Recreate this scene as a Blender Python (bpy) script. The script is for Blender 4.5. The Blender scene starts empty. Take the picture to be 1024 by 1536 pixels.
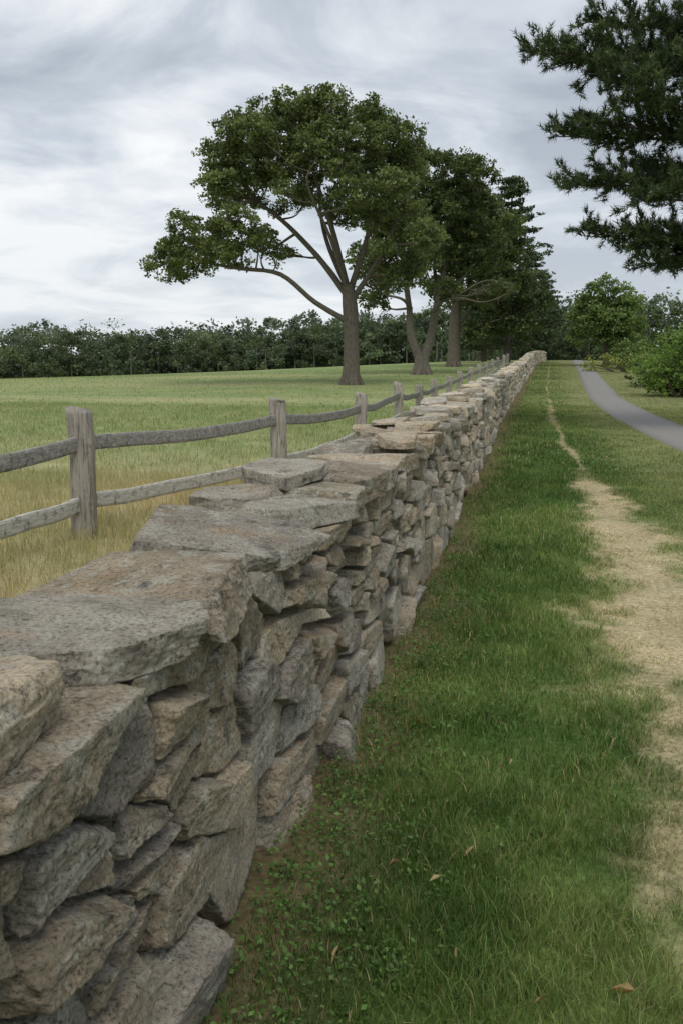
import bpy, bmesh, math, numpy as np
from mathutils import Vector
rng=np.random.default_rng(7)
C=bpy.context.scene.collection

# ---------------------------------------------------------------- helpers
def ss(a,b,x):
    t=np.clip((np.asarray(x,dtype=float)-a)/(b-a),0,1); return t*t*(3-2*t)
def _h(ix,iy,iz,s):
    h=(ix.astype(np.uint32)*np.uint32(73856093))^(iy.astype(np.uint32)*np.uint32(19349663))^(iz.astype(np.uint32)*np.uint32(83492791))^np.uint32((s*2654435761)&0xffffffff)
    h=(h^(h>>np.uint32(13)))*np.uint32(1274126177)
    h=(h^(h>>np.uint32(15)))*np.uint32(2246822519)
    h=h^(h>>np.uint32(16))
    return h.astype(np.float64)/4294967295.0
def vn(p,s=0):
    p=np.asarray(p,dtype=float); i=np.floor(p).astype(np.int64); f=p-i; u=f*f*(3-2*f)
    r=0
    for dx in (0,1):
        wx_=u[:,0] if dx else 1-u[:,0]
        for dy in (0,1):
            wy_=u[:,1] if dy else 1-u[:,1]
            for dz in (0,1):
                wz_=u[:,2] if dz else 1-u[:,2]
                r=r+wx_*wy_*wz_*_h(i[:,0]+dx,i[:,1]+dy,i[:,2]+dz,s)
    return r*2-1
def fbm(p,o=3,s=0):
    a=1;t=0;n=0;p=np.asarray(p,dtype=float)
    for k in range(o):
        t=t+a*vn(p,s+k*17);n+=a;a*=.5;p=p*2.03+11.7
    return t/n
def n2(x,y,sc,o=3,s=0):
    x=np.asarray(x,dtype=float).ravel();y=np.asarray(y,dtype=float).ravel()
    return fbm(np.stack([x*sc,y*sc,np.zeros_like(x)+.5],1),o,s)
def mesh(name,parts,mat,smooth=False,parent=None,loc=None,rotz=0):
    V=[];Cc=[];LV=[];LS=[];off=0;lo=0
    for p in parts:
        v,f=p[0],p[1]; V.append(v)
        c=p[2] if len(p)>2 else None
        if c is None: c=np.ones((len(v),3))*.5
        c=np.asarray(c,dtype=float)
        if c.ndim==1: c=np.tile(c,(len(v),1))
        Cc.append(c)
        LV.append((f+off).ravel()); k=f.shape[1]
        LS.append(lo+np.arange(len(f))*k); lo+=f.size; off+=len(v)
    V=np.concatenate(V);Cc=np.concatenate(Cc);LV=np.concatenate(LV);LS=np.concatenate(LS)
    me=bpy.data.meshes.new(name)
    me.vertices.add(len(V)); me.vertices.foreach_set('co',V.astype(np.float32).ravel())
    me.loops.add(len(LV)); me.loops.foreach_set('vertex_index',LV.astype(np.int32))
    me.polygons.add(len(LS)); me.polygons.foreach_set('loop_start',LS.astype(np.int32))
    me.update(calc_edges=True)
    if smooth: me.polygons.foreach_set('use_smooth',np.ones(len(LS),dtype=bool))
    a=me.attributes.new('Col','FLOAT_COLOR','POINT')
    a.data.foreach_set('color',np.concatenate([Cc,np.ones((len(Cc),1))],1).astype(np.float32).ravel())
    me.materials.append(mat)
    ob=bpy.data.objects.new(name,me); C.objects.link(ob)
    if parent: ob.parent=parent
    if loc is not None: ob.location=loc
    ob.rotation_euler[2]=rotz
    return ob
def empty(name,loc=(0,0,0),rotz=0):
    e=bpy.data.objects.new(name,None); C.objects.link(e); e.location=loc; e.rotation_euler[2]=rotz
    e.empty_display_size=.3
    return e

# ---------------------------------------------------------------- materials
class NT:
    def __init__(s,name):
        s.m=bpy.data.materials.new(name); s.m.use_nodes=True; s.t=s.m.node_tree; s.t.nodes.clear()
        s.out=s.n('ShaderNodeOutputMaterial')
    def n(s,t,**k):
        x=s.t.nodes.new(t)
        for a,b in k.items(): setattr(x,a,b)
        return x
    def l(s,a,b): s.t.links.new(a,b)
    def noise(s,vec,scale,detail=4,rough=.55,dist=0):
        x=s.n('ShaderNodeTexNoise'); x.inputs['Scale'].default_value=scale; x.inputs['Detail'].default_value=detail
        x.inputs['Roughness'].default_value=rough; x.inputs['Distortion'].default_value=dist
        s.l(vec,x.inputs['Vector']); return x.outputs['Fac']
    def ramp(s,f,st):
        x=s.n('ShaderNodeValToRGB'); e=x.color_ramp.elements
        while len(e)<len(st): e.new(.5)
        for i,(p,c) in enumerate(st):
            e[i].position=p; e[i].color=(c,c,c,1) if not hasattr(c,'__len__') else (*c,1)
        s.l(f,x.inputs['Fac']); return x.outputs['Color']
    def mix(s,f,a,b,mode='MIX'):
        x=s.n('ShaderNodeMix',data_type='RGBA',blend_type=mode)
        for v,i in ((f,0),(a,6),(b,7)):
            if hasattr(v,'is_linked') or isinstance(v,bpy.types.NodeSocket): s.l(v,x.inputs[i])
            elif i==0: x.inputs[0].default_value=v
            else: x.inputs[i].default_value=(*v,1) if hasattr(v,'__len__') else (v,v,v,1)
        return x.outputs[2]
    def obj(s,scale=None,rot=None):
        x=s.n('ShaderNodeTexCoord').outputs['Object']
        if scale:
            m=s.n('ShaderNodeMapping'); m.inputs['Scale'].default_value=scale
            if rot: m.inputs['Rotation'].default_value=rot
            s.l(x,m.inputs['Vector']); x=m.outputs['Vector']
        return x
    def attr(s):
        x=s.n('ShaderNodeAttribute'); x.attribute_name='Col'; return x.outputs['Color']
    def bsdf(s,col,rough=.9,bumps=(),spec=.2):
        b=s.n('ShaderNodeBsdfPrincipled'); s.l(col,b.inputs['Base Color']); b.inputs['Roughness'].default_value=rough
        b.inputs['Specular IOR Level'].default_value=spec
        prev=None
        for f,st,d in bumps:
            u=s.n('ShaderNodeBump'); u.inputs['Strength'].default_value=st; u.inputs['Distance'].default_value=d
            s.l(f,u.inputs['Height'])
            if prev: s.l(prev,u.inputs['Normal'])
            prev=u.outputs['Normal']
        if prev: s.l(prev,b.inputs['Normal'])
        s.l(b.outputs[0],s.out.inputs[0]); return b

def m_stone():
    t=NT('weathered_stone'); o=t.obj(); c=t.attr()
    c=t.mix(1,c,t.ramp(t.noise(o,7,8,.65),[(.3,.72),(.5,1.0),(.7,1.25)]),'MULTIPLY')
    st=t.noise(t.obj((3,3,30),(.25,.15,0)),3,6,.65)
    c=t.mix(.45,c,t.ramp(st,[(.3,.55),(.5,1.05),(.75,1.25)]),'MULTIPLY')
    n=t.noise(o,4.2,7,.62,.3); c=t.mix(t.ramp(n,[(.54,0),(.7,.5)]),c,(.52,.35,.18))
    n=t.noise(t.obj((1.03,.97,1.1)),9.5,9,.74); c=t.mix(t.ramp(n,[(.51,0),(.58,.65)]),c,(.60,.58,.49))
    n=t.noise(t.obj((1.13,1.07,.9)),7.3,10,.84); c=t.mix(t.ramp(n,[(.56,0),(.59,.72)]),c,(.13,.128,.108))
    c=t.mix(1,c,t.ramp(t.noise(o,95,5,.78),[(.36,.36),(.46,1.0),(.7,1.5)]),'MULTIPLY')
    t.bsdf(c,.93,[(t.noise(o,24,10,.78),1.0,.026),(st,.5,.012),(t.noise(o,110,6,.75),1.0,.009)],.12)
    return t.m
def m_simple(name,scale=20,lo=.75,hi=1.25,rough=.95,bs=.4,bd=.01,stretch=None,spec=.1):
    t=NT(name); o=t.obj(stretch) if stretch else t.obj(); c=t.attr()
    f=t.noise(o,scale,8,.65)
    c=t.mix(1,c,t.ramp(f,[(.3,lo),(.7,hi)]),'MULTIPLY')
    t.bsdf(c,rough,[(f,bs,bd)],spec); return t.m
def m_leaf(name,trans=.3,rough=.6,spec=.25):
    t=NT(name); c=t.attr()
    b=t.bsdf(c,rough,(),spec)
    tr=t.n('ShaderNodeBsdfTranslucent'); cc=t.mix(1,c,(1.25,1.3,.7),'MULTIPLY'); t.l(cc,tr.inputs['Color'])
    mx=t.n('ShaderNodeMixShader'); mx.inputs[0].default_value=trans
    t.l(b.outputs[0],mx.inputs[1]); t.l(tr.outputs[0],mx.inputs[2]); t.l(mx.outputs[0],t.out.inputs[0]); return t.m
def m_wood():
    t=NT('weathered_wood'); c=t.attr(); o=t.obj()
    c=t.mix(1,c,t.ramp(t.noise(t.obj((26,3,26)),2.5,7,.7),[(.3,.5),(.55,1.05),(.7,1.3)]),'MULTIPLY')
    n=t.noise(o,11,9,.75); c=t.mix(t.ramp(n,[(.54,0),(.6,.65)]),c,(.08,.076,.068))
    n=t.noise(t.obj((1.2,1.1,1)),23,8,.7); c=t.mix(t.ramp(n,[(.54,0),(.6,.7)]),c,(.47,.47,.42))
    t.bsdf(c,.9,[(t.noise(t.obj((26,3,26)),3,8,.7),.6,.012),(n,.3,.006)],.15); return t.m
def m_woodv():
    t=NT('weathered_post_wood'); c=t.attr(); o=t.obj()
    g=t.noise(t.obj((22,22,1.6)),2.6,8,.7)
    c=t.mix(1,c,t.ramp(g,[(.33,.28),(.48,1.0),(.7,1.35)]),'MULTIPLY')
    n=t.noise(o,9,9,.75); c=t.mix(t.ramp(n,[(.57,0),(.66,.5)]),c,(.10,.095,.08))
    t.bsdf(c,.9,[(g,.9,.03)],.15); return t.m

M_st=m_stone(); M_gr=m_leaf('grass_blades',.35,.55,.3); M_lf=m_leaf('tree_leaves',.35,.55,.3)
M_ter=m_simple('ground_soil_and_turf',30,.55,1.4,.98,.5,.02); M_bark=m_simple('bark',9,.35,1.4,.95,.9,.06,(3,3,.7))
M_asph=m_simple('asphalt',90,.8,1.2,.85,.3,.004); M_pine=m_leaf('pine_needles',.1,.6,.25); M_wood=m_wood(); M_woodv=m_woodv()
M_core=m_simple('wall_light_block',14,.5,1.2,.98,.5,.02)  # for the added dark box that stands for shadow in the gaps

# ---------------------------------------------------------------- layout functions (metres; wall runs along +Y)
def H(x,y):
    x=np.asarray(x,dtype=float);y=np.asarray(y,dtype=float)
    return 1.1*ss(25,95,y)*(1-.6*ss(3,35,-x))-4.6*ss(14,115,-x)*ss(18,115,y)
def wx(y): return np.interp(y,[-6,0,5,7,14,21,34,74,115],[-.80,-.80,-.79,-.83,-1.0,-1.2,-1.4,-1.5,-.95])
WT=.54
def pathc(y):
    return np.interp(y,[-6,0,4,8,12,15.8,21,28,35,48,62,83,110,150],[10.5,8.2,6.2,4.5,3.4,2.8,2.42,2.1,1.95,2.05,2.2,2.3,2.6,4])
def dirt(x,y):
    sh=np.shape(x)
    cx=np.interp(y,[0,1.8,2.5,3,5,7.5,10.8,12.5,16,23,35,50],[.84,.80,.82,.84,.82,.74,.60,.5,.3,.06,-.15,-.3])
    w=np.interp(y,[0,1.2,1.6,2.1,2.5,3,5,7.5,10,11.5,12.5,14,16,18,20,23,28,35,50],[.25,.3,.34,.32,.38,.48,.50,.42,.32,.20,.11,.05,.13,.05,.05,.14,.11,.07,.04])
    cx=cx+.13*n2(x,y,.9,2,5).reshape(sh)
    d=np.abs(x-cx)/w
    d=d+1.0*n2(x,y,2.2,4,9).reshape(sh)+.8*n2(x,y,12,3,19).reshape(sh)
    br=.2+.8*ss(-.35,.15,n2(y*0+2,y,.45,2,64).reshape(sh))
    return ss(1.4,.15,d)*(1-.3*ss(11,18,y))*(1-(1-br)*ss(10,13,y))
def gcol(x,y,blade=False):
    sh=np.shape(x); x=np.ravel(x);y=np.ravel(y)
    n1=n2(x,y,.5,4,1);n3=n2(x,y,2.2,3,3);n4=n2(x,y,.06,4,4);n5=n2(x,y,9,3,6);n6=n2(x*.35,y*1.4,.16,3,8)
    lawnA=np.array([.092,.165,.040]);lawnB=np.array([.215,.300,.088]);lawnY=np.array([.37,.37,.175])
    def lp(a,b,t): return a+(b-a)*t[:,None]
    c=lp(np.tile(lawnA,(len(x),1)),lawnB,ss(-.35,.45,n1+.8*n3))
    yb=ss(.2,1.6,x-np.interp(y,[0,10,23,50],[.5,.35,.0,-.5]))*.65+ss(8,40,y)*.3
    c=lp(c,lawnY,np.clip(yb+.5*n3*yb+.4*ss(.05,.5,n1),0,1)*.8)
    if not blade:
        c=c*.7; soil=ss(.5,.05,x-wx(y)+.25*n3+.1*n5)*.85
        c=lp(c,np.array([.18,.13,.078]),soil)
    D=dirt(x,y); straw=np.stack([.54+.16*n5,.44+.14*n5,.28+.10*n5],1)
    c=c+(straw-c)*(D*(.82+.2*n3))[:,None]
    fA=np.array([.20,.27,.10]);fB=np.array([.31,.335,.15]);fG=np.array([.52,.43,.265])
    f=lp(np.tile(fA,(len(x),1)),fB,ss(-.35,.55,n4*.7+.4*n1+.5*n6))
    near=ss(21,6,y-.3*(x+4))*1.0
    f=f+(fG-f)*np.clip(near*(.85+1.0*n1)+.3*ss(.1,.6,n3)+.25*ss(.15,.5,n6),0,1)[:,None]*.9
    f=f*(1+.22*n3)[:,None]
    m=ss(0,.15,(wx(y)-.3)-x)
    c=c+(f-c)*m[:,None]
    return c.reshape(sh+(3,))

# ---------------------------------------------------------------- terrain
def axis(a,b,d,g,lo,hi):
    m=list(np.arange(a,b,d)); s=d
    while m[-1]<hi: s*=g; m.append(m[-1]+s)
    s=d; l=[a]
    while l[-1]>lo: s*=g; l.append(l[-1]-s)
    return np.array(l[::-1][:-1]+m)
xs=axis(-2,3.0,.03,1.035,-2500,2500); ys=axis(0,13,.045,1.022,-300,3000)
X,Y=np.meshgrid(xs,ys); Z=H(X,Y)
nx,ny=len(xs),len(ys)
I=np.arange(nx*ny).reshape(ny,nx); F=np.stack([I[:-1,:-1],I[:-1,1:],I[1:,1:],I[1:,:-1]],-1).reshape(-1,4)
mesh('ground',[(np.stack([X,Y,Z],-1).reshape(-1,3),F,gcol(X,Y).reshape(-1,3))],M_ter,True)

# asphalt path
yy=np.concatenate([np.arange(-6,60,.5),np.arange(60,151,2)])
pc=pathc(yy); k=np.ones(9)/9; pc=np.convolve(np.pad(pc,4,'edge'),k,'valid')
tx=np.gradient(pc,yy); ln=np.sqrt(1+tx*tx); nxn=1/ln; nyn=-tx/ln
rows=[]
for o,dz in ((-.6,-.05),(-.58,.022),(-.3,.03),(0,.034),(.3,.03),(.58,.022),(.6,-.05)):
    jj=.03*n2(yy,yy*0+o,1.5,2,8) if abs(o)>.5 else 0
    px=pc+(o+jj)*nxn; py=yy+(o+jj)*nyn
    rows.append(np.stack([px,py,H(px,py)+dz],1))
P=np.stack(rows,1); n_,m_=P.shape[:2]; I=np.arange(n_*m_).reshape(n_,m_)
F=np.stack([I[:-1,:-1],I[:-1,1:],I[1:,1:],I[1:,:-1]],-1).reshape(-1,4)
mesh('asphalt_path',[(P.reshape(-1,3),F,np.array([.27,.26,.245]))],M_asph,True)

# ---------------------------------------------------------------- grass
def blades(x,y,L,w,lean,col,seed):
    r=np.random.default_rng(seed); n=len(x); z=H(x,y)
    a=r.uniform(0,2*np.pi,n); sx,sy=np.cos(a)*w/2,np.sin(a)*w/2
    la=r.uniform(0,2*np.pi,n)+n2(x,y,1.3,2,77)*1.5; lx,ly=np.cos(la)*lean*L,np.sin(la)*lean*L
    B=np.stack([x,y,z-.004],1)
    S=np.stack([sx,sy,0*x],1); M=B+np.stack([lx*.35,ly*.35,L*.58],1); T=B+np.stack([lx,ly,L*np.sqrt(np.clip(1-lean**2*.7,.1,1))],1)
    V=np.stack([B-S,B+S,M+S*.75,M-S*.75,T],1).reshape(-1,3)
    i=np.arange(n)[:,None]*5
    cc=np.repeat(col[:,None,:],5,1).copy()
    return [(V,i+np.array([[0,1,2,3]]),cc.reshape(-1,3))],(i+np.array([[3,2,4]]))
def grass(name,zones,kind,mat,seed):
    r=np.random.default_rng(seed); V=[];Q=[];T=[];Cc=[];off=0
    for (y0,y1,xa,xb,den,L0,w0) in zones:
        n=int((y1-y0)*(max(xb(y0),xb(y1))-min(xa(y0),xa(y1)))*den)
        y=r.uniform(y0,y1,n); lo=min(xa(y0),xa(y1));hi=max(xb(y0),xb(y1)); x=r.uniform(lo,hi,n)
        kx=(x>xa(y))&(x<xb(y))
        clump=n2(x,y,5,2,31); big=n2(x,y,1.1,3,33)
        if kind=='lawn':
            D=dirt(x,y); kx&=(x>wx(y)+.01)&(np.abs(x-pathc(y))>.66)
            prob=(1-.45*D)*(1-.85*ss(.42,.05,x-wx(y)+.35*big))*(.70+.55*clump)*(1-.6*ss(.2,.45,big))
        else:
            D=0*x; kx&=(x<wx(y)-WT-.05); prob=.6+.7*clump+.3*big
        kx&=r.uniform(0,1,n)<prob
        x,y,D,clump,big=x[kx],y[kx],D[kx],clump[kx],big[kx]; n=len(x)
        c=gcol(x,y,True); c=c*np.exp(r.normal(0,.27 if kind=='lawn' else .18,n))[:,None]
        dry=r.uniform(0,1,n)<(.08 if kind=='lawn' else .25)
        c[dry]=np.array([.48,.40,.22])*r.uniform(.6,1.2,dry.sum())[:,None]
        L=L0*np.exp(r.normal(0,.3,n))*(1+.45*clump-.45*big)
        if kind=='lawn': L=L*(1-.72*D)*(1-.4*ss(.2,1,x-.2))
        lean=np.clip(r.normal(.5,.22,n)+.4*D,.05,.97)
        p,t=blades(x,y,L,w0*r.uniform(.6,1.3,n),lean,c,seed+len(V))
        V.append(p[0][0]);Q.append(p[0][1]+off);T.append(t+off);Cc.append(p[0][2]);off+=len(p[0][0])
    V=np.concatenate(V);Cc=np.concatenate(Cc)
    return mesh(name,[(V,np.concatenate(Q),Cc),(np.zeros((0,3)),np.concatenate(T)-len(V),np.zeros((0,3)))],mat)
lx=lambda y: wx(y)
grass('lawn_grass',[
 (.7,3.2,lx,lambda y:y*0+1.7,26000,.046,.0030),
 (3.2,6.5,lx,lambda y:y*0+2.2,9500,.048,.0046),
 (6.5,13,lx,lambda y:.2*y+1.2,3600,.05,.0075),
 (13,30,lx,lambda y:.22*y+1.2,800,.05,.016),
 (30,85,lx,lambda y:.18*y+1,90,.045,.04)],'lawn',M_gr,3)
fx=lambda y: wx(y)-WT
grass('meadow_grass',[
 (1.5,11,lambda y:-.85*y-3.0,fx,1700,.13,.005),
 (11,28,lambda y:-.8*y-3.0,fx,260,.085,.011),
 (28,70,lambda y:-.75*y-3.0,fx,14,.07,.03)],'meadow',M_gr,4)

# ---------------------------------------------------------------- stone wall
_ico={}
def ico(l):
    if l not in _ico:
        bm=bmesh.new(); bmesh.ops.create_icosphere(bm,subdivisions=l,radius=1)
        v=np.array([q.co[:] for q in bm.verts]); v/=np.linalg.norm(v,axis=1)[:,None]
        f=np.array([[q.index for q in g.verts] for g in bm.faces]); bm.free(); _ico[l]=(v,f)
    return _ico[l]
PAL=np.array([[.58,.48,.345],[.50,.45,.37],[.60,.52,.385],[.42,.375,.31],[.52,.43,.305],[.57,.52,.43],[.48,.405,.30],[.55,.46,.335],[.47,.43,.36]])
def stone(c,N,h,lvl,p=16,rough=1.0,strat=None,cm=1.0,sa=.003,lf=1.0):
    N=N/np.linalg.norm(N,axis=1)[:,None]
    ax=np.eye(3); e=[]
    for a in range(3):
        q1=(np.maximum(ax[a]@N.T,1e-6)/h).max(); q2=(np.maximum(-ax[a]@N.T,1e-6)/h).max(); e.append(.5/q1+.5/q2)
    e=np.array(e)
    V,F=ico(lvl); D=V*e; D=D/np.linalg.norm(D,axis=1)[:,None]
    q=np.maximum(D@N.T/h,1e-5); mx=q.max(1); r=1/(mx*((q/mx[:,None])**p).sum(1)**(1/p))
    P=D*r[:,None]; W=P+c+rng.uniform(0,50,3)
    size=e.min()
    d=fbm(W*10,3 if lvl>=5 else 2,1)*.010*lf
    d+=-np.abs(fbm(W*17,2,5))*.009*lf
    sn=np.array([rng.normal(0,.14),rng.normal(0,.2),1]) if strat is None else strat
    sn=sn/np.linalg.norm(sn)
    if lvl>=4:
        hh=(W@sn)*34+fbm(W*np.array([6,6,4]),2,7)*2.6
        k=np.floor(hh); f=hh-k; z_=0*k.astype(np.int64); g=ss(.0,.25,f)
        st=(_h(k.astype(np.int64),z_,z_,3)*(1-g)+_h((k+1).astype(np.int64),z_,z_,3)*g)-.5
        d+=st*sa*2
    if lvl>=5: d+=fbm(W*50,2,11)*.006
    if lvl>=6: d+=fbm(W*140,1,13)*.0022
    P=P+D*(d*rough*min(1,size/.04))[:,None]
    base=PAL[rng.integers(len(PAL))]*rng.uniform(.68,1.14)*cm
    return (P+c,F,np.tile(base,(len(P),1)))
def lod(y): return 6 if y<2.9 else 5 if y<7 else 4 if y<17 else 3

def face(side,ymin,ymax):
    parts=[]; seeds=[]
    bands=[(ymin,12,1.0),(12,40,1.2),(40,ymax,1.9)] if side>0 else [(ymin,12,1.4),(12,40,1.9),(40,ymax,2.8)]
    for (a,b,sc) in bands:
        z=.0; row=0
        while z<.93:
            rh=rng.uniform(.055,.125)*sc*(1.5 if z<.3 else 1)
            yy=a+rng.uniform(0,.2)
            while yy<b:
                L=rh*rng.uniform(1.3,3.6)
                zz=z+rh*.5+.035*math.sin(yy*1.9+row*.3)+rng.normal(0,.016*sc)
                seeds.append((yy+L/2,zz)); yy+=L
            z+=rh; row+=1
    S=np.array(seeds); keep=np.ones(len(S),bool)
    big=rng.uniform(0,1,len(S))<.14
    for i in np.where(big)[0]:
        if not keep[i]: continue
        d=np.hypot((S[:,0]-S[i,0])/1.6,S[:,1]-S[i,1]); d[i]=9
        keep[np.argsort(d)[:rng.integers(2,6)]]=False
    S=S[keep]; sY=1.85
    for i in range(len(S)):
        yi,zi=S[i,0],S[i,1]
        m=np.where(np.abs(S[:,0]-yi)<1.6)[0]; m=m[m!=i]
        dy=(S[m,0]-yi)/sY; dz=S[m,1]-zi; dd=dy*dy+dz*dz
        o=np.argsort(dd)[:13]; dy,dz,dd=dy[o],dz[o],dd[o]
        n=np.stack([dy/sY,dz],1); Ln=np.linalg.norm(n,axis=1); h=dd/2/Ln; n/=Ln[:,None]
        fl=np.abs(n[:,1])>np.abs(n[:,0]); n[fl,0]*=.65; n/=np.linalg.norm(n,axis=1)[:,None]
        gap=rng.uniform(.003,.012); h=np.maximum(h-gap,.016)
        N=np.concatenate([rng.uniform(-.02,.28,(len(n),1)),n],1); N3=list(N); hh=list(h)
        N3.append([0,0,-1]);hh.append(max(zi+.12,.03)); N3.append([0.05,0,1]);hh.append(max(.955-zi,.03))
        hf=rng.uniform(.07,.12)
        N3.append([1,rng.normal(0,.12),rng.normal(0,.16)]);hh.append(hf); N3.append([-1,0,0]);hh.append(.10)
        ey=min(np.median(h)*1.5,.2); ez=np.median(h)*.85
        for _ in range(5):
            v=np.array([.8,rng.normal(0,1.2),rng.normal(0,1.1)]); v/=np.linalg.norm(v)
            N3.append(v);hh.append((abs(v[0])*hf+abs(v[1])*ey+abs(v[2])*ez)*rng.uniform(.78,1.02))
        cx=-.10+.012*(.95-zi)+rng.normal(0,.015)
        st=stone(np.zeros(3),np.array(N3),np.array(hh),lod(yi) if side>0 else min(4,max(3,lod(yi)-1)),p=70,cm=1.0)
        V=st[0]
        if side>0: V=V+np.array([float(wx(yi))+cx,yi,zi])
        else: V=V*np.array([-1,1,1])+np.array([float(wx(yi))-WT-cx,yi,zi])
        V[:,2]+=float(H(wx(yi),yi))
        f=st[1] if side>0 else st[1][:,::-1]
        parts.append((V,f,st[2]))
    return parts
YM=115
wall=empty('dry_stone_wall')
mesh('face_stones_path_side',face(1,-2.5,YM),M_st,True,wall)
mesh('face_stones_meadow_side',face(-1,-2.5,YM),M_st,True,wall)
# capstones
seeds=[]
for y in (-2.2,-1.6,-1.0,-.45,.1,.66): seeds.append((-.27,y))
seeds+= [(-.20,1.16),(-.47,.95),(-.24,1.68),(-.5,1.5),(-.22,2.14),(-.26,2.72),(-.12,3.2),(-.42,3.3),(-.16,3.55),(-.42,3.7),(-.2,3.95),(-.45,4.1),(-.14,4.35),(-.4,4.55)]
y=4.85
while y<YM:
    sc=1 if y<40 else 1.6
    if rng.uniform()<.55:
        seeds.append((-.14+rng.normal(0,.03),y)); seeds.append((-.42+rng.normal(0,.03),y+rng.normal(0,.08)))
        y+=rng.uniform(.28,.46)*sc
    else:
        seeds.append((-.27+rng.normal(0,.04),y)); y+=rng.uniform(.34,.58)*sc
def caps(S,zc,tr,upj,cm,shr,lift,second=False):
    parts=[]
    for i in range(len(S)):
        xi,yi=S[i]
        m=np.where(np.abs(S[:,1]-yi)<3)[0]; m=m[m!=i]; d=S[m]-S[i]; dd=(d**2).sum(1); o=np.argsort(dd)[:8]; d=d[o];dd=dd[o]
        L=np.sqrt(dd); n=d/L[:,None]; n[:,0]+=rng.normal(0,.12,len(n)); h=np.maximum(L/2-rng.uniform(-.012,.012),.05)*shr
        if second: h=np.minimum(h,rng.uniform(.12,.22))
        th=rng.uniform(*tr)
        N3=[list(v)+[rng.normal(0,.28)] for v in n]; hh=list(h)
        mxw=rng.uniform(.10,.19) if second else 9
        N3.append([1,rng.normal(0,.25),rng.normal(.1,.3)]);hh.append(min(mxw,max(.01+rng.normal(0,.03)-xi,.06)))
        N3.append([-1,rng.normal(0,.25),rng.normal(.1,.3)]);hh.append(min(mxw,max(WT+xi+rng.normal(.0,.03),.06)))
        N3.append([rng.normal(0,.06),rng.normal(0,.06),1]);hh.append(th)
        N3.append([rng.normal(0,.10),rng.normal(0,.10),1]);hh.append(th*1.1)
        N3.append([rng.normal(0,.05),rng.normal(0,.05),-1]);hh.append(th)
        for _ in range(11):
            v=rng.normal(0,1,3); v[2]*=.6; v/=np.linalg.norm(v)
            N3.append(v);hh.append((abs(v[0])*min(.27,mxw)+abs(v[1])*np.sort(h)[:3].mean()+abs(v[2])*th)*rng.uniform(.68,.98))
        st=stone(np.zeros(3),np.array(N3,dtype=float),np.array(hh),lod(yi),p=60,rough=1.0,strat=np.array([.05,.05,1]),cm=cm,sa=.0045,lf=1.1)
        up=rng.normal(0,upj)+lift(yi)
        parts.append((st[0]+np.array([float(wx(yi))+xi,yi,zc+up+float(H(wx(yi),yi))]),st[1],st[2]))
    return parts
P1=caps(np.array(seeds),1.005,(.045,.068),.016,1.1,1.0,lambda y:.02*math.sin(y*2.1) if y>3.1 else 0)
s2=[]
y=3.3
while y<70:
    if rng.uniform()<.5: s2.append((rng.uniform(-.42,-.12),y))
    y+=rng.uniform(.25,.5)*(1 if y<30 else 1.7)
P2=caps(np.array(s2),1.085,(.025,.042),.008,1.1,.85,lambda y:.02*math.sin(y*2.1),True)
mesh('capstones',P1+P2,M_st,True,wall)
# core: dark box added inside to block light, shadow between the stones
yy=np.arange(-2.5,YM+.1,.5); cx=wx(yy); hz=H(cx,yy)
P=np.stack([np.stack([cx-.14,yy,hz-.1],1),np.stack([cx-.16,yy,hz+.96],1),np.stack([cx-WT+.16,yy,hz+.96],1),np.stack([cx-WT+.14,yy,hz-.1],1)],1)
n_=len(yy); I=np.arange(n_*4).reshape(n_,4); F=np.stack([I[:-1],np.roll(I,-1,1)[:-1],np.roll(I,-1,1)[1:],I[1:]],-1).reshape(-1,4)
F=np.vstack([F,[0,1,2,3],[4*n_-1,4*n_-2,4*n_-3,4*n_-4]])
mesh('light_block_core',[(P.reshape(-1,3),F,np.array([.07,.06,.048]))],M_core,False,wall)

# ---------------------------------------------------------------- tubes, leaves
def tube(pts,rad,n=8,col=(.2,.17,.14),sub=4,nz=0.0):
    pts=np.array(pts,dtype=float); rad=np.array(rad,dtype=float)
    t=np.arange(len(pts)); tt=np.linspace(0,len(pts)-1,(len(pts)-1)*sub+1)
    def cr(A):
        A=np.vstack([2*A[0]-A[1],A,2*A[-1]-A[-2]]); i=np.minimum(tt.astype(int),len(pts)-2); f=(tt-i)[:,None]
        p0,p1,p2,p3=A[i],A[i+1],A[i+2],A[i+3]
        return .5*(2*p1+(p2-p0)*f+(2*p0-5*p1+4*p2-p3)*f*f+(3*p1-p0-3*p2+p3)*f**3)
    Q=cr(pts); R=np.interp(tt,t,rad)
    T=np.gradient(Q,axis=0); T/=np.linalg.norm(T,axis=1)[:,None]+1e-9
    ref=np.array([.31,.95,.05]) ; A=np.cross(T,ref); A/=np.linalg.norm(A,axis=1)[:,None]+1e-9; B=np.cross(T,A)
    an=np.linspace(0,2*np.pi,n,endpoint=False)
    Rr=R[:,None]*np.ones(n)
    if nz>0:
        PP=(Q[:,None,:]+(A[:,None,:]*np.cos(an)[:,None]+B[:,None,:]*np.sin(an)[:,None])*.5).reshape(-1,3)
        Rr=Rr*(1+nz*fbm(PP*np.array([3,3,.8]),3,3).reshape(len(Q),n))
    V=Q[:,None,:]+Rr[:,:,None]*(A[:,None,:]*np.cos(an)[None,:,None]+B[:,None,:]*np.sin(an)[None,:,None])
    I=np.arange(len(Q)*n).reshape(len(Q),n); J=np.roll(I,-1,1)
    F=np.stack([I[:-1],J[:-1],J[1:],I[1:]],-1).reshape(-1,4)
    return (V.reshape(-1,3),F,np.array(col,dtype=float)),Q
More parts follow.
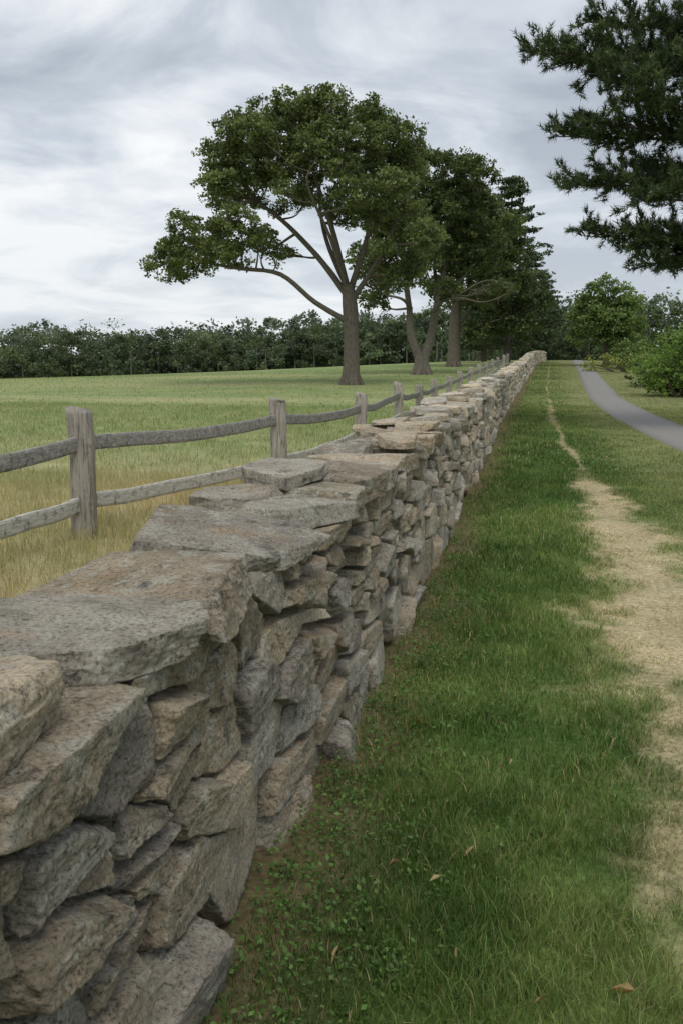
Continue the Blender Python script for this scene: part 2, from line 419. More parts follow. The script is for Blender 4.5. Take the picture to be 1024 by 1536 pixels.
def leaves(Cn,size,col,up=.5,asp=.6,r=rng):
    n=len(Cn); N=r.normal(0,1,(n,3)); N[:,2]+=up; N/=np.linalg.norm(N,axis=1)[:,None]
    A=np.cross(N,r.normal(0,1,(n,3))); A/=np.linalg.norm(A,axis=1)[:,None]+1e-9; B=np.cross(N,A)
    s=(size*r.uniform(.6,1.3,n))[:,None]*.5
    V=np.stack([Cn-A*s,Cn+B*s*asp,Cn+A*s,Cn-B*s*asp],1).reshape(-1,3)
    F=np.arange(n*4).reshape(n,4)
    return (V,F,np.repeat(col,4,0))
def ball(r,n):
    q=r.normal(0,1,(n,3)); q/=np.linalg.norm(q,axis=1)[:,None]; return q*(r.uniform(0,1,(n,1))**.42)
def puff_leaves(puffs,nsub,nleaf,size,cA,cB,flat=.8,r=rng,asp=.6,sr=.3,shell=.45):
    cs=[];cc=[];subs=[]
    for (px,py,pz,pr) in puffs:
        k=max(3,int(nsub*pr*pr)); d=r.normal(0,1,(k,3)); d[:,2]=d[:,2]+.3; d/=np.linalg.norm(d,axis=1)[:,None]
        c=np.array([px,py,pz])+d*(pr*r.uniform(.1,1.0,k)**shell)[:,None]*np.array([1,1,flat])
        subs.append(c)
        tone=r.uniform(0,1,k)**1.1
        for j in range(k):
            q=ball(r,nleaf)*np.array([1,1,.6])*(1.65*sr*r.uniform(.6,1.3))
            cs.append(c[j]+q); t=np.clip(tone[j]+r.normal(0,.15,nleaf),0,1)[:,None]
            cc.append((np.array(cA)+(np.array(cB)-np.array(cA))*t)*np.exp(r.normal(0,.15,nleaf))[:,None])
    return leaves(np.concatenate(cs),size,np.concatenate(cc),.9,asp,r),np.concatenate(subs)

def broadleaf(name,loc,trunk,tr,limbs,puffs,nsub,nleaf,size,cA,cB,rot=math.radians(13.25),bark=(.19,.165,.135),depth=True,sr=.3,seed=1,dead=(),flat=.72,zk=(8,.8)):
    r=np.random.default_rng(seed)
    zc=lambda z: z if z<zk[0] else zk[0]+(z-zk[0])*zk[1]
    e=empty(name,loc,rot); parts=[]; nodes=[]
    p,Q=tube(trunk,tr,18,bark,6,.16); parts.append(p)
    for k in range(7):
        a=k/7*6.28+r.uniform(-.3,.3); b=tr[0]
        p,_=tube([(math.cos(a)*b*.35,math.sin(a)*b*.35,b*1.6),(math.cos(a)*b*.85,math.sin(a)*b*.85,b*.45),(math.cos(a)*b*1.35,math.sin(a)*b*1.35,-.12)],[b*.38,b*.34,b*.18],8,bark,4,.1); parts.append(p)
    for L,r0,r1 in limbs:
        L=np.array([(a,b,zc(c)) for a,b,c in L],dtype=float); n=len(L)
        L[1:-1]+=r.normal(0,.2,(n-2,3))
        p,Q=tube(L,np.linspace(r0,r1,n),10,bark,5,.12); parts.append(p)
        rr=np.interp(np.linspace(0,1,len(Q)),[0,1],[r0,r1]); nodes.append(np.column_stack([Q[2:],rr[2:]]))
    nodes=np.vstack(nodes)
    pf=[]
    for (u,z,rad) in puffs:
        mz=max(1.0,4.2*(1-((z-9)/8)**2)); z=zc(z)
        for v in (-r.uniform(.1,.75)*mz,r.uniform(.1,.75)*mz): pf.append((u+r.normal(0,.2),v,z+r.normal(0,.15),rad*r.uniform(.8,1.05)))
    lp,subs=puff_leaves(pf,nsub,nleaf,size,cA,cB,flat,r,.6,sr)
    for (u,v,z,rad) in pf:
        c=np.array([u,v,z]); d=np.linalg.norm(nodes[:,:3]-c,axis=1)+1.5*np.maximum(nodes[:,2]-z+.3,0)
        i=np.argmin(d); s=nodes[i,:3]; L=np.linalg.norm(c-s)
        if L<.2: continue
        mid=s+(c-s)*.5+np.array([r.normal(0,.12)*L,r.normal(0,.12)*L,-.08*L+r.normal(0,.05)*L])
        rr=min(nodes[i,3]*.65,.03+.015*L)
        p,Q=tube([s,mid,c+(c-s)/L*rad*.3],[rr,rr*.65,.015],6,bark,4); parts.append(p)
        ds=np.linalg.norm(subs-c,axis=1); near=np.where(ds<rad*1.05)[0]
        for j in r.permutation(near)[:9]:
            q=Q[r.integers(len(Q)//2,len(Q))]; t=subs[j]
            p,_=tube([q,(q+t)/2+r.normal(0,.1,3),t],[rr*.4,rr*.3,.008],4,bark,2); parts.append(p)
    for D in dead:
        p,Q=tube(D,np.linspace(.06,.012,len(D)),5,(.24,.2,.16),4); parts.append(p)
        for q in Q[3::2]:
            t=q+r.normal(0,.5,3)+np.array([.3,0,.1]); p,_=tube([q,(q+t)/2+r.normal(0,.08,3),t],[.025,.015,.006],4,(.24,.2,.16),2); parts.append(p)
    mesh('trunk_and_limbs',parts,M_bark,True,e); mesh('leaf_crown',[lp],M_lf,False,e)
    return e
cA=(.080,.112,.045); cB=(.225,.27,.108)
T1=[(-9,6.3,.95),(-8.4,7.0,.9),(-7.5,7.5,.95),(-6.4,7.8,1.0),(-5.2,7.7,1.0),(-4.3,7.1,.85),(-3.6,6.5,.65),(-8.9,5.4,.7),(-7.9,6.0,.8),(-6.8,6.5,.9),(-5.6,6.5,.85),(-9.4,5.8,.6),
(-6.6,9.4,.8),(-5.9,9.9,.85),(-6.6,10.7,.9),(-6.2,11.7,1.0),(-5.7,12.7,1.0),(-5.0,13.5,.9),(-4.2,13.9,1.0),(-3.0,14.2,1.0),(-1.9,14.6,1.0),(-.7,14.6,1.1),(.6,14.2,1.1),
(1.7,13.5,1.0),(2.5,12.6,1.0),(3.0,11.5,1.0),(-5.1,11.4,1.1),(-4.4,12.5,1.1),(-3.2,12.6,1.2),(-1.8,13,1.2),(-.5,12.7,1.2),(.8,12.4,1.2),(1.9,11.7,1.2),(-4.1,10.5,1.0),(-3.0,11.0,1.1),(-1.7,11.2,1.1),(-.4,10.8,1.1),(.8,10.6,1.2),(2.2,10,1.2),(-2.4,9.6,.9),(-.9,9.1,1.0),(.4,9,1.1),(1.4,8.2,1.1),(2.6,8.4,1.2),(3.2,7.2,1.2),(2.9,5.9,1.1),(-4.9,10.2,.8),(-3.6,9.4,.6),(1.6,6.6,.9),(2.0,5.2,.8)]
x0,y0=-10.0,44.6
broadleaf('oak_tree',(x0,y0,float(H(x0,y0))-.03),[(0,0,-.2),(.0,0,1.2),(0,0,2.6),(-.08,0,4),(-.15,0,5)],[.50,.42,.39,.38,.32],
 [([(0,0,3.1),(-1.8,-.3,4.5),(-3.8,-.6,5.3),(-5.4,-.8,5.6),(-7,-.6,6.0),(-8.3,-.4,6.5)],.15,.05),
  ([(-.1,0,4.3),(-1.5,.3,6.3),(-3.2,.5,8.3),(-4.8,.5,10),(-6,.3,11.5)],.18,.05),
  ([(-.15,0,4.6),(-.6,-.2,7.3),(-1.6,-.3,10),(-2.4,0,12.8)],.19,.05),
  ([(-.1,0,4.6),(.6,.2,7),(.9,.3,9.5),(1,.3,12.5)],.18,.05),
  ([(0,0,4.2),(1.3,-.4,6),(2.4,-.5,8),(3,-.2,10.5)],.15,.05),
  ([(-.1,0,4.6),(-.9,1.6,7.2),(-1.5,3,9.8),(-1.5,3.4,12)],.15,.04),
  ([(-.1,0,4.5),(-1.2,-1.4,7),(-1.8,-2.8,9.5),(-1.6,-3,11)],.11,.03)],
 T1,33,38,.17,cA,cB,seed=11,sr=.24)
T2=[(.9,14,1.2),(-.6,14,1.2),(2.4,13.2,1.2),(3.3,12.2,1.1),(-1.5,12.4,1.4),(.2,12.4,1.4),(1.7,11.7,1.5),(3.6,10.8,1.3),(-1.9,10.4,1.4),(-.3,10.6,1.4),(1.3,9.9,1.4),(-2.2,8.6,1.4),(-.6,8.8,1.3),(.9,8.2,1.3),(3,9,1.5),(-2.6,6.4,1.1),(-.2,6.8,1.1),(4.6,9,1.2),(-3.3,4.8,1.0),(2.2,6.8,1.2),(4.2,7,1.3),(-3.6,6.8,1.1),(1.8,5.2,1.0),(3.6,5,1.0),(4.8,5.4,1.0)]
x0,y0=-8.3,57.7
broadleaf('oak_tree',(x0,y0,float(H(x0,y0))-.03),[(0,0,-.2),(0,0,.5),(0,0,1.2)],[.56,.5,.45],
 [([(0,0,.7),(-.45,.1,2.4),(-.8,.2,4.6),(-1.4,.2,7.5),(-1.6,.2,11)],.33,.07),([(0,0,.7),(.4,-.1,2.4),(.8,-.2,4.6),(1.6,-.2,7.5),(1.6,-.2,12)],.35,.07),
  ([(.6,-.2,4),(2,-.5,5.5),(3.6,-.6,7.4)],.15,.05),([(-.7,.2,4.2),(-1.6,-.6,4.6),(-3,-1,5)],.13,.04),([(.9,0,5),(1,2,8),(1,3,11)],.15,.04)],
 T2,23,30,.23,(.060,.088,.036),(.165,.21,.08),seed=12,sr=.28,bark=(.22,.195,.165),zk=(8,.86),
 dead=[[(.9,-1.2,3.8),(2.2,-2.4,5),(3.6,-3.0,5.7),(5.2,-3.4,5.4)],[(.9,-1,4.6),(2.0,-2.6,4.7),(3.4,-3.3,4.4),(4.8,-3.6,4.9)]])
T3=[(1,15.3,1.1),(2,14.2,1.4),(3.4,12.8,1.4),(.4,13,1.6),(1.9,12,1.6),(3.9,11,1.5),(.2,10.6,1.6),(4.4,9,1.7),(2.4,9.6,1.7),(.9,8.2,1.7),(2.7,7,1.6),(2,5.2,1.5),(4.9,6.6,1.5),(5,4.8,1.5),(3.8,3.4,1.5),(-1.2,6.3,1.5),(5.5,3.2,1.5),(-1.5,9,1.8),(2.3,2.8,1.2),(6.2,5,1.5)]
x0,y0=-7.9,73
broadleaf('oak_tree',(x0,y0,float(H(x0,y0))-.03),[(0,0,-.2),(0,0,2),(.1,0,4.5),(.5,0,8),(1,0,12)],[.55,.48,.42,.3,.12],
 [([(0,0,3),(1.6,-.2,5),(3.4,-.3,7.5),(3.6,0,11)],.22,.06),([(.1,0,4),(-1,.2,6),(-1.3,.2,9)],.16,.05),([(.5,0,7),(.4,.2,10),(.6,0,13)],.2,.05),([(0,0,2.4),(2,-1,3.2),(4.4,-1.2,4)],.13,.04)],
 T3,17,28,.29,(.052,.078,.032),(.145,.185,.072),seed=13,sr=.34,zk=(8,.72))

# ---------------------------------------------------------------- conifers in the row
def conifer(name,x,y,h,R,seed,z0=.1,cA=(.045,.07,.034),cB=(.12,.17,.075),size=.36):
    r=np.random.default_rng(seed); e=empty(name,(x,y,float(H(x,y))),0); parts=[]; pf=[]
    p,_=tube([(0,0,-.2),(0,0,h*.4),(0,0,h)],[h*.022,h*.016,.03],10,(.12,.1,.085),6,.1); parts.append(p)
    z=h*z0
    while z<h*.985:
        f=(z/h); L0=R*(1-f)**.75*(.65+.35*min(1,f/.25))+.3
        for k in range(r.integers(5,8)):
            a=r.uniform(0,6.28); L=L0*r.uniform(.6,1.15)
            t=np.array([math.cos(a)*L,math.sin(a)*L,z+.12*L])
            p,_=tube([(0,0,z),(t[0]*.5,t[1]*.5,z-.02*L),t],[.07,.05,.02],5,(.12,.1,.085),2); parts.append(p)
            for q in (.25,.45,.65,.85,1.0):
                pf.append((t[0]*q,t[1]*q,z+.12*L*q*q+r.normal(0,.08),(.45+.13*L)*r.uniform(.75,1.15)*(1.1-.3*q)))
        z+=h*.05*r.uniform(.7,1.3)
    lp,_=puff_leaves(pf,8,10,size,cA,cB,.3,r,.4,.17)
    mesh('trunk_and_branches',parts,M_bark,True,e); mesh('needle_crown',[lp],M_pine,False,e)
conifer('conifer_tree',-4.4,88,17.2,5.8,21)
conifer('conifer_tree',-3.0,112,13,4.8,22)
conifer('conifer_tree',-7.5,100,14.5,4.5,23)
conifer('conifer_tree',-2.2,135,12.5,5.2,24,.03)

# ---------------------------------------------------------------- overhanging pine (right foreground)
def needle_tufts(Pn,Dn,r,nn=15,L=.15,w=.020,cA=(.030,.056,.023),cB=(.13,.18,.066)):
    n=len(Pn); D=np.repeat(Dn,nn,0)+r.normal(0,.7,(n*nn,3)); D/=np.linalg.norm(D,axis=1)[:,None]
    B=np.repeat(Pn,nn,0)-np.repeat(Dn,nn,0)*r.uniform(0,.12,(n*nn,1)); S=np.cross(D,r.normal(0,1,(n*nn,3))); S/=np.linalg.norm(S,axis=1)[:,None]
    ln=(L*r.uniform(.6,1.2,n*nn))[:,None]
    V=np.stack([B-S*w/2,B+S*w/2,B+D*ln],1).reshape(-1,3); F=np.arange(n*nn*3).reshape(-1,3)
    t=np.clip(np.repeat(r.uniform(0,1,n)**1.4,nn)+r.normal(0,.12,n*nn),0,1)[:,None]
    c=np.array(cA)+(np.array(cB)-np.array(cA))*t
    return (V,F,np.repeat(c,3,0))
def pine(name,x,y,h,limbs,seed):
    r=np.random.default_rng(seed); e=empty(name,(x,y,float(H(x,y))),0); bk=(.12,.095,.075); parts=[]; TP=[];TD=[]
    p,_=tube([(0,0,-.2),(.05,0,h*.3),(-.05,.05,h*.65),(0,0,h)],[.34,.27,.17,.03],16,bk,8,.15); parts.append(p)
    for (za,tip,dens,spread) in limbs:
        tip=np.array(tip,dtype=float); s=np.array([0,0,za]); L=np.linalg.norm(tip-s)
        m1=s+(tip-s)*.35+np.array([0,0,-.05*L]); m2=s+(tip-s)*.7+np.array([r.normal(0,.15),r.normal(0,.15),-.03*L])
        p,Q=tube([s,m1,m2,tip],[.04+.01*L,.03+.005*L,.025,.01],7,bk,10); parts.append(p)
        T=np.gradient(Q,axis=0); T/=np.linalg.norm(T,axis=1)[:,None]
        for i in np.linspace(len(Q)*.2,len(Q)-1,int(L*dens*1.35)):
            i=int(i); q=Q[i]; f=i/len(Q); sd=1 if r.uniform()<.5 else -1
            side=np.cross(T[i],[0,0,1]); side/=np.linalg.norm(side)
            d=T[i]*r.uniform(.2,1.0)+side*sd*r.uniform(.2,1.1)+np.array([0,0,r.normal(.22,.42)]); d/=np.linalg.norm(d)
            l2=spread*r.uniform(.45,1.15)*(1.15-.55*f)
            e2=q+d*l2; mid=q+d*l2*.5+np.array([0,0,-.05*l2])
            p,Q2=tube([q,mid,e2],[.014,.01,.005],3,bk,2); parts.append(p)
            for u in np.arange(.12,1.01,.12/ max(l2,.3)):
                b=q+(e2-q)*u
                dd=d+r.normal(0,.6,3)+np.array([0,0,.3]); dd/=np.linalg.norm(dd); l3=r.uniform(.08,.36)*(1.15-.5*u)
                for w_ in np.arange(.3,1.01,.34):
                    TP.append(b+dd*l3*w_+r.normal(0,.02,3)); TD.append(dd+np.array([0,0,.2]))
    TP=np.array(TP);TD=np.array(TD);TD/=np.linalg.norm(TD,axis=1)[:,None]
    mesh('trunk_and_branches',parts,M_bark,True,e); mesh('needles',[needle_tufts(TP,TD,r)],M_pine,False,e)
lim=[(7.6,(-6.1,-.6,7.75),8,1.1),(7.9,(-5.4,.3,7.7),8,1.1),(8.6,(-5.0,.4,8.5),7,1.0),(7.2,(-4.6,-1.2,7.1),8,1.1),(6.3,(-5.5,.1,6.2),8,1.0),(6.2,(-4.9,-.6,6.3),8,1.1),(6.4,(-4.1,-1.6,6.6),7,1.0),(5.4,(-5.2,-.2,5.2),8,.95),(5.5,(-4.5,.3,5.3),8,1.0),(5.6,(-3.6,1.2,5.7),7,1.0),
 (4.5,(-4.7,.3,4.15),8,.95),(4.9,(-3.8,-1.2,4.7),7,1.0),(4.3,(-3.9,0,4.0),8,1.0),(3.8,(-3.7,-.4,3.5),8,.8),(3.9,(-3.1,.8,3.9),7,.95),(9.2,(-4.3,-.5,9.6),7,1.1),(8.2,(-3.4,1.0,8.4),8,1.1),(9.0,(-3.2,-1.3,9.0),8,1.1),(7.0,(-3.2,.6,7.5),8,1.1),(6,(-2.8,-.6,5.9),8,1.1),(5,(-2.6,.5,5.0),8,1.0),
 (4.4,(-2.5,-1.4,4.3),7,1.0)]
r_=np.random.default_rng(5)
for k in range(26):
    a=r_.uniform(-2.0,2.2); z=r_.uniform(3.6,13.5); L=(4.6*(1-z/17)+.6)*r_.uniform(.8,1.1); lim.append((z,(math.cos(a)*L,math.sin(a)*L,z+.1*L+r_.normal(0,.2)),4,1.0))
for k in range(8):
    z=r_.uniform(10.2,13.5); a=r_.uniform(2,4.2); L=3*r_.uniform(.7,1.1)*(1-(z-10)/7); lim.append((z,(math.cos(a)*L,math.sin(a)*L,z+.3),4,.9))
pine('pine_tree',5.4,20.3,14.5,lim,31)

# ---------------------------------------------------------------- right side trees and shrubs
def shrub(name,x,y,puffs,cA,cB,nsub,nleaf,size,sr,seed,trunk=0):
    r=np.random.default_rng(seed); e=empty(name,(x,y,float(H(x,y))),math.radians(13.25)); parts=[]
    lp,subs=puff_leaves(puffs,nsub,nleaf,size,cA,cB,.85,r,.6,sr)
    if trunk: 
        p,_=tube([(0,0,-.2),(.05,0,trunk*.5),(0,0,trunk)],[.22,.17,.12],9,(.15,.13,.1),4,.1); parts.append(p)
    for (a,b,c,d) in puffs:
        s=(0,0,trunk*.8) if trunk else (a*.4,b*.4,-.1)
        p,_=tube([s,(a*.6,b*.6,(c+s[2])*.5),(a,b,c)],[.07,.05,.02],5,(.14,.11,.085),3); parts.append(p)
    mesh('stems',parts,M_bark,True,e); mesh('foliage',[lp],M_lf,False,e)
r_=np.random.default_rng(9)
pf=[(r_.uniform(-1.9,1.9),r_.uniform(-1.6,1.6),0,0) for _ in range(30)]
pf=[(a,b,max(.6,4.0+r_.normal(0,.8)-.25*(a*a+b*b)) if k%2 else r_.uniform(1.6,5.6),r_.uniform(.8,1.1)) for k,(a,b,_,_) in enumerate(pf)]+[(0,0,6.3,1.0),(-.9,0,5.7,1.0),(1,0,5.7,1.0),(-1.8,0,4.8,1.0),(1.9,0,4.8,1.0),(-2.3,0,3.6,1.0),(2.4,0,3.4,1.0),(0,-.5,2,1),(-2.2,0,2.2,.9),(2.3,0,2.0,.9)]
shrub('maple_tree',4.0,75,pf,(.10,.16,.055),(.25,.34,.115),22,28,.24,.28,41,3)
pf=[(r_.uniform(-1.8,2.4),r_.uniform(-1.5,1.5),r_.uniform(.4,1.5),r_.uniform(.7,1.0)) for _ in range(18)]+[(-.9,0,2.0,.8),(-.1,-.3,2.5,.85),(.9,0,3.0,.9),(1.8,0,3.3,.9),(1.2,-.6,1.9,.9),(-1.6,-.2,1.3,.8),(.2,-.9,1.1,.8)]
shrub('shrub',5.2,36.5,pf,(.09,.16,.04),(.27,.39,.10),34,28,.12,.17,42)
pf=[(r_.uniform(-1.2,1.4),r_.uniform(-1,1),r_.uniform(.4,1.5),r_.uniform(.6,.9)) for _ in range(12)]+[(0,0,2.1,.8)]
shrub('shrub',5.0,44,pf,(.04,.07,.028),(.11,.16,.055),26,22,.16,.2,43)
pf=[(r_.uniform(-3.0,2.2),r_.uniform(-1,3),r_.uniform(.2,.9),r_.uniform(.4,.7)) for _ in range(22)]
shrub('shrub',5.4,61,pf,(.16,.20,.055),(.38,.42,.12),26,18,.18,.2,44)
pf=[(r_.uniform(-2.5,2.2),r_.uniform(-1,3),r_.uniform(.3,1.6),r_.uniform(.6,.9)) for _ in range(22)]
shrub('shrub',7.3,66,pf,(.08,.12,.04),(.20,.28,.09),18,18,.22,.25,45)

# ---------------------------------------------------------------- distant woods
def woods(name,line,rows,hts,cA,cB,spacing,seed,nleaf=520,size=.55,wf=(.36,.75)):
    r=np.random.default_rng(seed); line=np.array(line,dtype=float); cs=[];cc=[];parts=[]
    seg=np.linalg.norm(np.diff(line,axis=0),axis=1); tot=seg.sum(); cum=np.concatenate([[0],np.cumsum(seg)])
    for k in range(rows):
        s=0
        while s<tot:
            x=np.interp(s,cum,line[:,0])+r.normal(0,1.2); y=np.interp(s,cum,line[:,1])+k*4.5+r.normal(0,1.8)
            h=r.uniform(*hts)*(1+.08*k)*(1+.12*math.sin(s*.09+seed)+.08*math.sin(s*.27)); z0=float(H(x,y)); w=h*r.uniform(*wf)
            if k==0 and r.uniform()<.35: h*=.6
            tone=r.uniform(.7,1.25); tc=r.uniform(0,1)
            p,_=tube([(x,y,z0-.2),(x,y,z0+h*.6)],[.18,.08],5,(.26,.24,.21),1); parts.append(p)
            npf=18
            for j in range(npf):
                a=r.uniform(0,6.28); q=r.uniform(0,1)**.5; pz=z0+h*(.0+.86*r.uniform()); rr=w*r.uniform(.18,.32)
                lim_=w*math.sqrt(max(.05,1-((pz-z0)/h-.34)**2/.42))
                c=np.array([x+math.cos(a)*lim_*q*.9,y+math.sin(a)*lim_*q*.9,pz]); n=nleaf//npf
                d=r.normal(0,1,(n,3)); d/=np.linalg.norm(d,axis=1)[:,None]; 
                cs.append(c+d*rr*(r.uniform(.2,1.0,(n,1)))*np.array([1,1,.7]))
                t=np.clip(tc+r.normal(0,.22)+r.normal(0,.1,n),0,1)[:,None]
                cc.append((np.array(cA)+(np.array(cB)-np.array(cA))*t)*tone)
            s+=spacing*r.uniform(.6,1.4)
    mesh(name,[leaves(np.concatenate(cs),size,np.concatenate(cc),1.3,.75,r)]+parts,M_lf)
woods('distant_trees',[(-230,105),(-160,128),(-95,141),(-34,150),(10,160)],4,(6.6,9.2),(.085,.118,.082),(.17,.215,.115),3.0,51,980,.5)  # distance haze is put into these bluish leaf colours
woods('distant_trees',[(-260,160),(-120,190),(-30,205),(20,205)],2,(11,13.5),(.12,.155,.13),(.18,.215,.16),4.5,52,650,.9)  # rear rows: paler and bluer, haze painted into the leaves
woods('distant_trees',[(3.5,150),(12,120),(22,108),(40,100)],3,(7.5,10.5),(.08,.115,.075),(.16,.21,.11),3.4,53,700,.5)
woods('distant_trees',[(-14,120),(-6,142),(2,158)],1,(8,10),(.055,.085,.05),(.12,.16,.085),3.4,54,700,.42)

# ---------------------------------------------------------------- fence
fence=empty('wooden_rail_fence')
posts=[(-4.3,-1.6,1.15),(-4.2,1.2,1.15),(-4.12,4.1,1.16),(-4.04,7.1,1.16),(-3.3,10.6,1.12),(-3.2,15,.99),(-3.35,20,1.02),(-3.5,24,.86),(-3.6,28,.86),(-3.6,32,.92),(-3.6,36,.95),(-3.6,40.5,1.0),(-3.6,45,1.0),(-3.6,50,1.0),(-3.6,55,1.0),(-3.6,61,1.0),(-3.6,67,1.0),(-3.6,73,1.0)]
def box(p0,p1,wid,hgt,n,r,jit=.006,sag=0,vertical=False,seed=0,col=(.3,.28,.25),sq=9):
    p0=np.array(p0,float);p1=np.array(p1,float);T=(p1-p0)/np.linalg.norm(p1-p0)
    if vertical: A=np.array([.96,.28,0]);B=np.array([-.28,.96,0])
    else:
        A=np.cross(T,[0,0,1]);A/=np.linalg.norm(A);B=np.cross(A,T)
    pr=[]
    for q in range(24):
        a=2*math.pi*(q+.0)/24; c,s=math.cos(a),math.sin(a); k=(abs(c)**sq+abs(s)**sq)**(-1/sq); pr.append((c*k,s*k))
    m_=24
    pr=np.array(pr); t=np.linspace(0,1,n); Q=p0+(p1-p0)*t[:,None]
    Q[:,2]-=sag*4*t*(1-t)
    Q+=np.stack([.5*jit*n2(t*4,t*0+seed,1,2,1),.5*jit*n2(t*4,t*0+seed,1,2,2),1.6*jit*n2(t*3.5,t*0+seed,1,2,3)],1)*3
    V=Q[:,None,:]+pr[None,:,0,None]*A*wid/2+pr[None,:,1,None]*B*hgt/2
    V=V.reshape(-1,3); V+=((V-np.repeat(Q,m_,0))/.1)*(.9*jit*fbm(V*np.array([14,14,14 if not vertical else 3]),3,seed))[:,None]
    I=np.arange(n*m_).reshape(n,m_);J=np.roll(I,-1,1);F=np.stack([I[:-1],J[:-1],J[1:],I[1:]],-1).reshape(-1,4)
    capc=np.array([V[:m_].mean(0),V[-m_:].mean(0)]); capc[1]+=T*(.012 if vertical else 0)
    V=np.vstack([V,capc]); a=len(V)-2
    tri=np.array([[a,J[0,k],I[0,k]] for k in range(m_)]+[[a+1,I[-1,k],J[-1,k]] for k in range(m_)])
    return [(V,F,np.array(col)),(np.zeros((0,3)),tri-len(V),np.zeros((0,3)))]
pp=[];rp=[]
for i,(x,y,zt) in enumerate(posts):
    g=float(H(x,y)); pz=g+zt; c=rng.uniform(.85,1.15)
    b=box((x,y,g-.25),(x+rng.normal(0,.02),y+rng.normal(0,.02),pz),.20,.19,36,rng,.012,0,True,i*3+1,np.array([.38,.345,.30])*c)
    v=b[0][0]; tp=v[:,2]>pz-.03; v[tp,2]+= -.25*(v[tp,0]-x)+.02*rng.normal(0,1); pp+=b
    if i<len(posts)-1:
        x2,y2,z2=posts[i+1]; g2=float(H(x2,y2))
        for k,(zz,hh) in enumerate(((.84,.135),(.31,.14))):
            za=g+zz*zt/1.15; zb=g2+zz*z2/1.15
            if y>14 and k==1: hh=.11
            rp+=box((x,y,za+rng.normal(0,.01)),(x2,y2,zb+rng.normal(0,.01)),.038,hh,40,rng,.007,.06 if k==0 else .03,False,i*5+k,np.array([.34,.33,.30])*(.85 if k==0 else 1.55),14)
mesh('posts',pp,M_woodv,False,fence); mesh('rails',rp,M_wood,False,fence)

# ---------------------------------------------------------------- weeds at the foot of the wall, fallen leaves
r=np.random.default_rng(77); cs=[];cc=[]
for k in range(620):
    y=1.4+9*r.uniform()**1.6; x=float(wx(y))+abs(r.normal(.1,.25)); n=r.integers(8,26)
    q=r.normal(0,1,(n,3))*np.array([.045,.045,.018]); q[:,2]=np.abs(q[:,2])+.02; cs.append(np.array([x,y,float(H(x,y))])+q)
    cc.append(np.array([.12,.21,.055])*r.uniform(.6,1.4)*np.exp(r.normal(0,.15,(n,1))))
mesh('clover_weeds',[leaves(np.concatenate(cs),.019,np.concatenate(cc),1.2,.6,r)],M_gr)
lf=[(-.2,2.62),(-.28,2.45),(-.42,2.5),(-.5,2.05),(-.19,2.12),(.03,2.0),(.23,2.08),(-.1,3.3),(-.5,3.6),(.2,3.9),(-.3,4.6)]
V=[];F=[];Cc=[]
for i,(x,y) in enumerate(lf):
    L=r.uniform(.018,.033);W=L*.18;a=r.uniform(0,3.14);ca,sa=math.cos(a),math.sin(a)
    P=np.array([[-L,0,.004],[-L*.3,W,.014],[L*.4,W*.8,.016],[L,0,.008],[L*.4,-W*.8,.016],[-L*.3,-W,.014],[0,0,.002]]); P[:,:2]=P[:,:2]@np.array([[ca,sa],[-sa,ca]])
    P+=np.array([x,y,.040]); P[:,2]+=r.normal(0,.006,7); o=len(V)*7; V.append(P)
    for k in range(6): F.append([o+6,o+k,o+(k+1)%6])
    Cc.append(np.tile(np.array([[.46,.32,.16],[.52,.42,.23],[.42,.28,.15]][i%3]),(7,1)))
mesh('fallen_leaves',[(np.concatenate(V),np.array(F),np.concatenate(Cc))],M_gr)

# ---------------------------------------------------------------- sky, sun
w=bpy.data.worlds.new('World'); bpy.context.scene.world=w; w.use_nodes=True; t=w.node_tree; t.nodes.clear()
def N(k): return t.nodes.new(k)
SD=Vector((.24,-.45,.87)).normalized()
sky=N('ShaderNodeTexSky'); sky.sky_type='NISHITA'; sky.sun_disc=False; sky.sun_elevation=math.asin(SD.z); sky.sun_rotation=math.atan2(SD.x,SD.y)
b1=N('ShaderNodeBackground'); b1.inputs[1].default_value=.1; t.links.new(sky.outputs[0],b1.inputs[0])
tc=N('ShaderNodeTexCoord'); sx=N('ShaderNodeSeparateXYZ'); t.links.new(tc.outputs['Generated'],sx.inputs[0])
def math_(op,a,b=None):
    x=N('ShaderNodeMath'); x.operation=op
    for i,v in enumerate((a,b)):
        if v is None: continue
        if isinstance(v,(int,float)): x.inputs[i].default_value=v
        else: t.links.new(v,x.inputs[i])
    return x.outputs[0]
zz=math_('ADD',math_('MAXIMUM',sx.outputs[2],0.0),.16)
cb=N('ShaderNodeCombineXYZ'); t.links.new(math_('DIVIDE',sx.outputs[0],zz),cb.inputs[0]); t.links.new(math_('DIVIDE',sx.outputs[1],zz),cb.inputs[1])
cb.inputs[2].default_value=3.1
def noi(sc,d,ro,dist=0):
    x=N('ShaderNodeTexNoise'); x.inputs['Scale'].default_value=sc; x.inputs['Detail'].default_value=d; x.inputs['Roughness'].default_value=ro; x.inputs['Distortion'].default_value=dist
    t.links.new(cb.outputs[0],x.inputs['Vector']); return x.outputs['Fac']
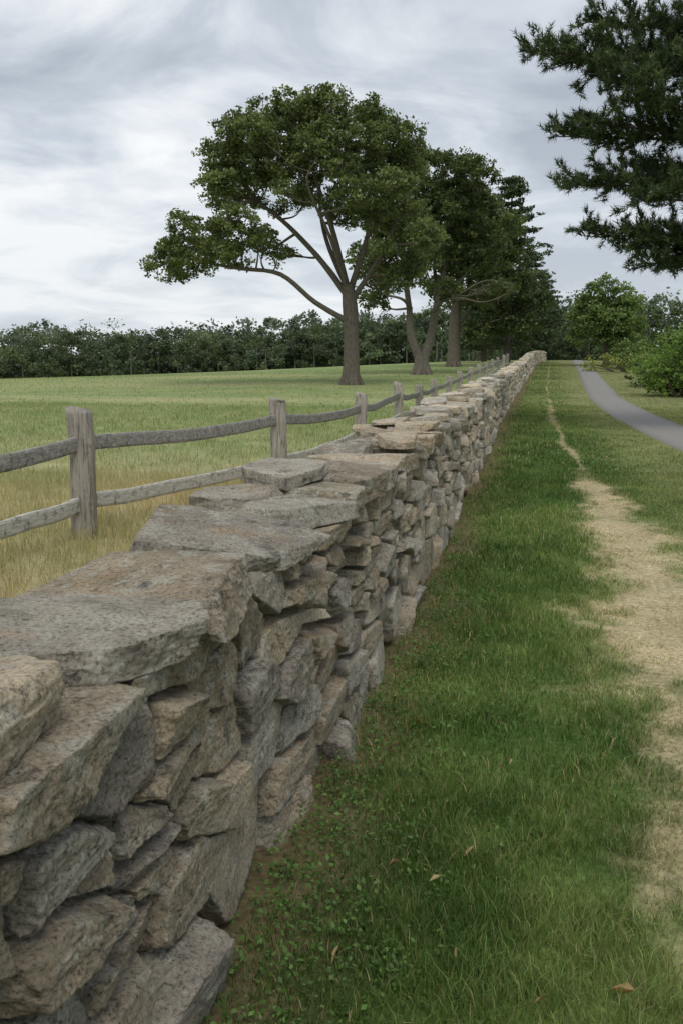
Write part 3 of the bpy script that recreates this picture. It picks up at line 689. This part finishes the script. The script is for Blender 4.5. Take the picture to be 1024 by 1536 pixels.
f=math_('ADD',math_('MULTIPLY',noi(.75,3,.5,.3),.5),math_('MULTIPLY',noi(1.9,7,.55,.5),.5))
f=math_('ADD',f,math_('MULTIPLY',math_('ADD',sx.outputs[0],.28),-.17))
rp_=N('ShaderNodeValToRGB'); e=rp_.color_ramp.elements
for i,(p,c) in enumerate([(.40,(.39,.435,.495)),(.47,(.51,.56,.62)),(.53,(.68,.72,.76)),(.60,(.88,.89,.90))]):
    if i>=len(e): e.new(p)
    e[i].position=p; e[i].color=(*c,1)
t.links.new(f,rp_.inputs[0])
hz=N('ShaderNodeMapRange'); hz.inputs[1].default_value=0; hz.inputs[2].default_value=.24; hz.inputs[3].default_value=.55; hz.inputs[4].default_value=0; t.links.new(sx.outputs[2],hz.inputs[0])
mx=N('ShaderNodeMix'); mx.data_type='RGBA'; t.links.new(hz.outputs[0],mx.inputs[0]); t.links.new(rp_.outputs[0],mx.inputs[6]); mx.inputs[7].default_value=(.64,.69,.735,1)
b2=N('ShaderNodeBackground'); b2.inputs[1].default_value=1.15; t.links.new(mx.outputs[2],b2.inputs[0])
ms=N('ShaderNodeMixShader'); ms.inputs[0].default_value=.94; t.links.new(b1.outputs[0],ms.inputs[1]); t.links.new(b2.outputs[0],ms.inputs[2])
wo=N('ShaderNodeOutputWorld'); t.links.new(ms.outputs[0],wo.inputs[0])
sl=bpy.data.lights.new('sun','SUN'); sl.energy=1.5; sl.angle=math.radians(30); sl.color=(1,.95,.86)
so=bpy.data.objects.new('sun',sl); C.objects.link(so); so.rotation_euler=(-SD).to_track_quat('-Z','Y').to_euler(); so.location=(20,-20,30)

# ---------------------------------------------------------------- camera
cam=bpy.data.cameras.new('camera'); co=bpy.data.objects.new('camera',cam); C.objects.link(co)
co.location=(0,0,1.6); co.rotation_euler=(math.radians(90-9.93),0,math.radians(13.25))
cam.sensor_fit='VERTICAL'; cam.sensor_height=24; cam.lens=24*1330/1536; cam.clip_start=.05; cam.clip_end=6000
bpy.context.scene.camera=co
s=bpy.context.scene.view_settings; s.view_transform='Standard'; s.look='None'; s.exposure=0
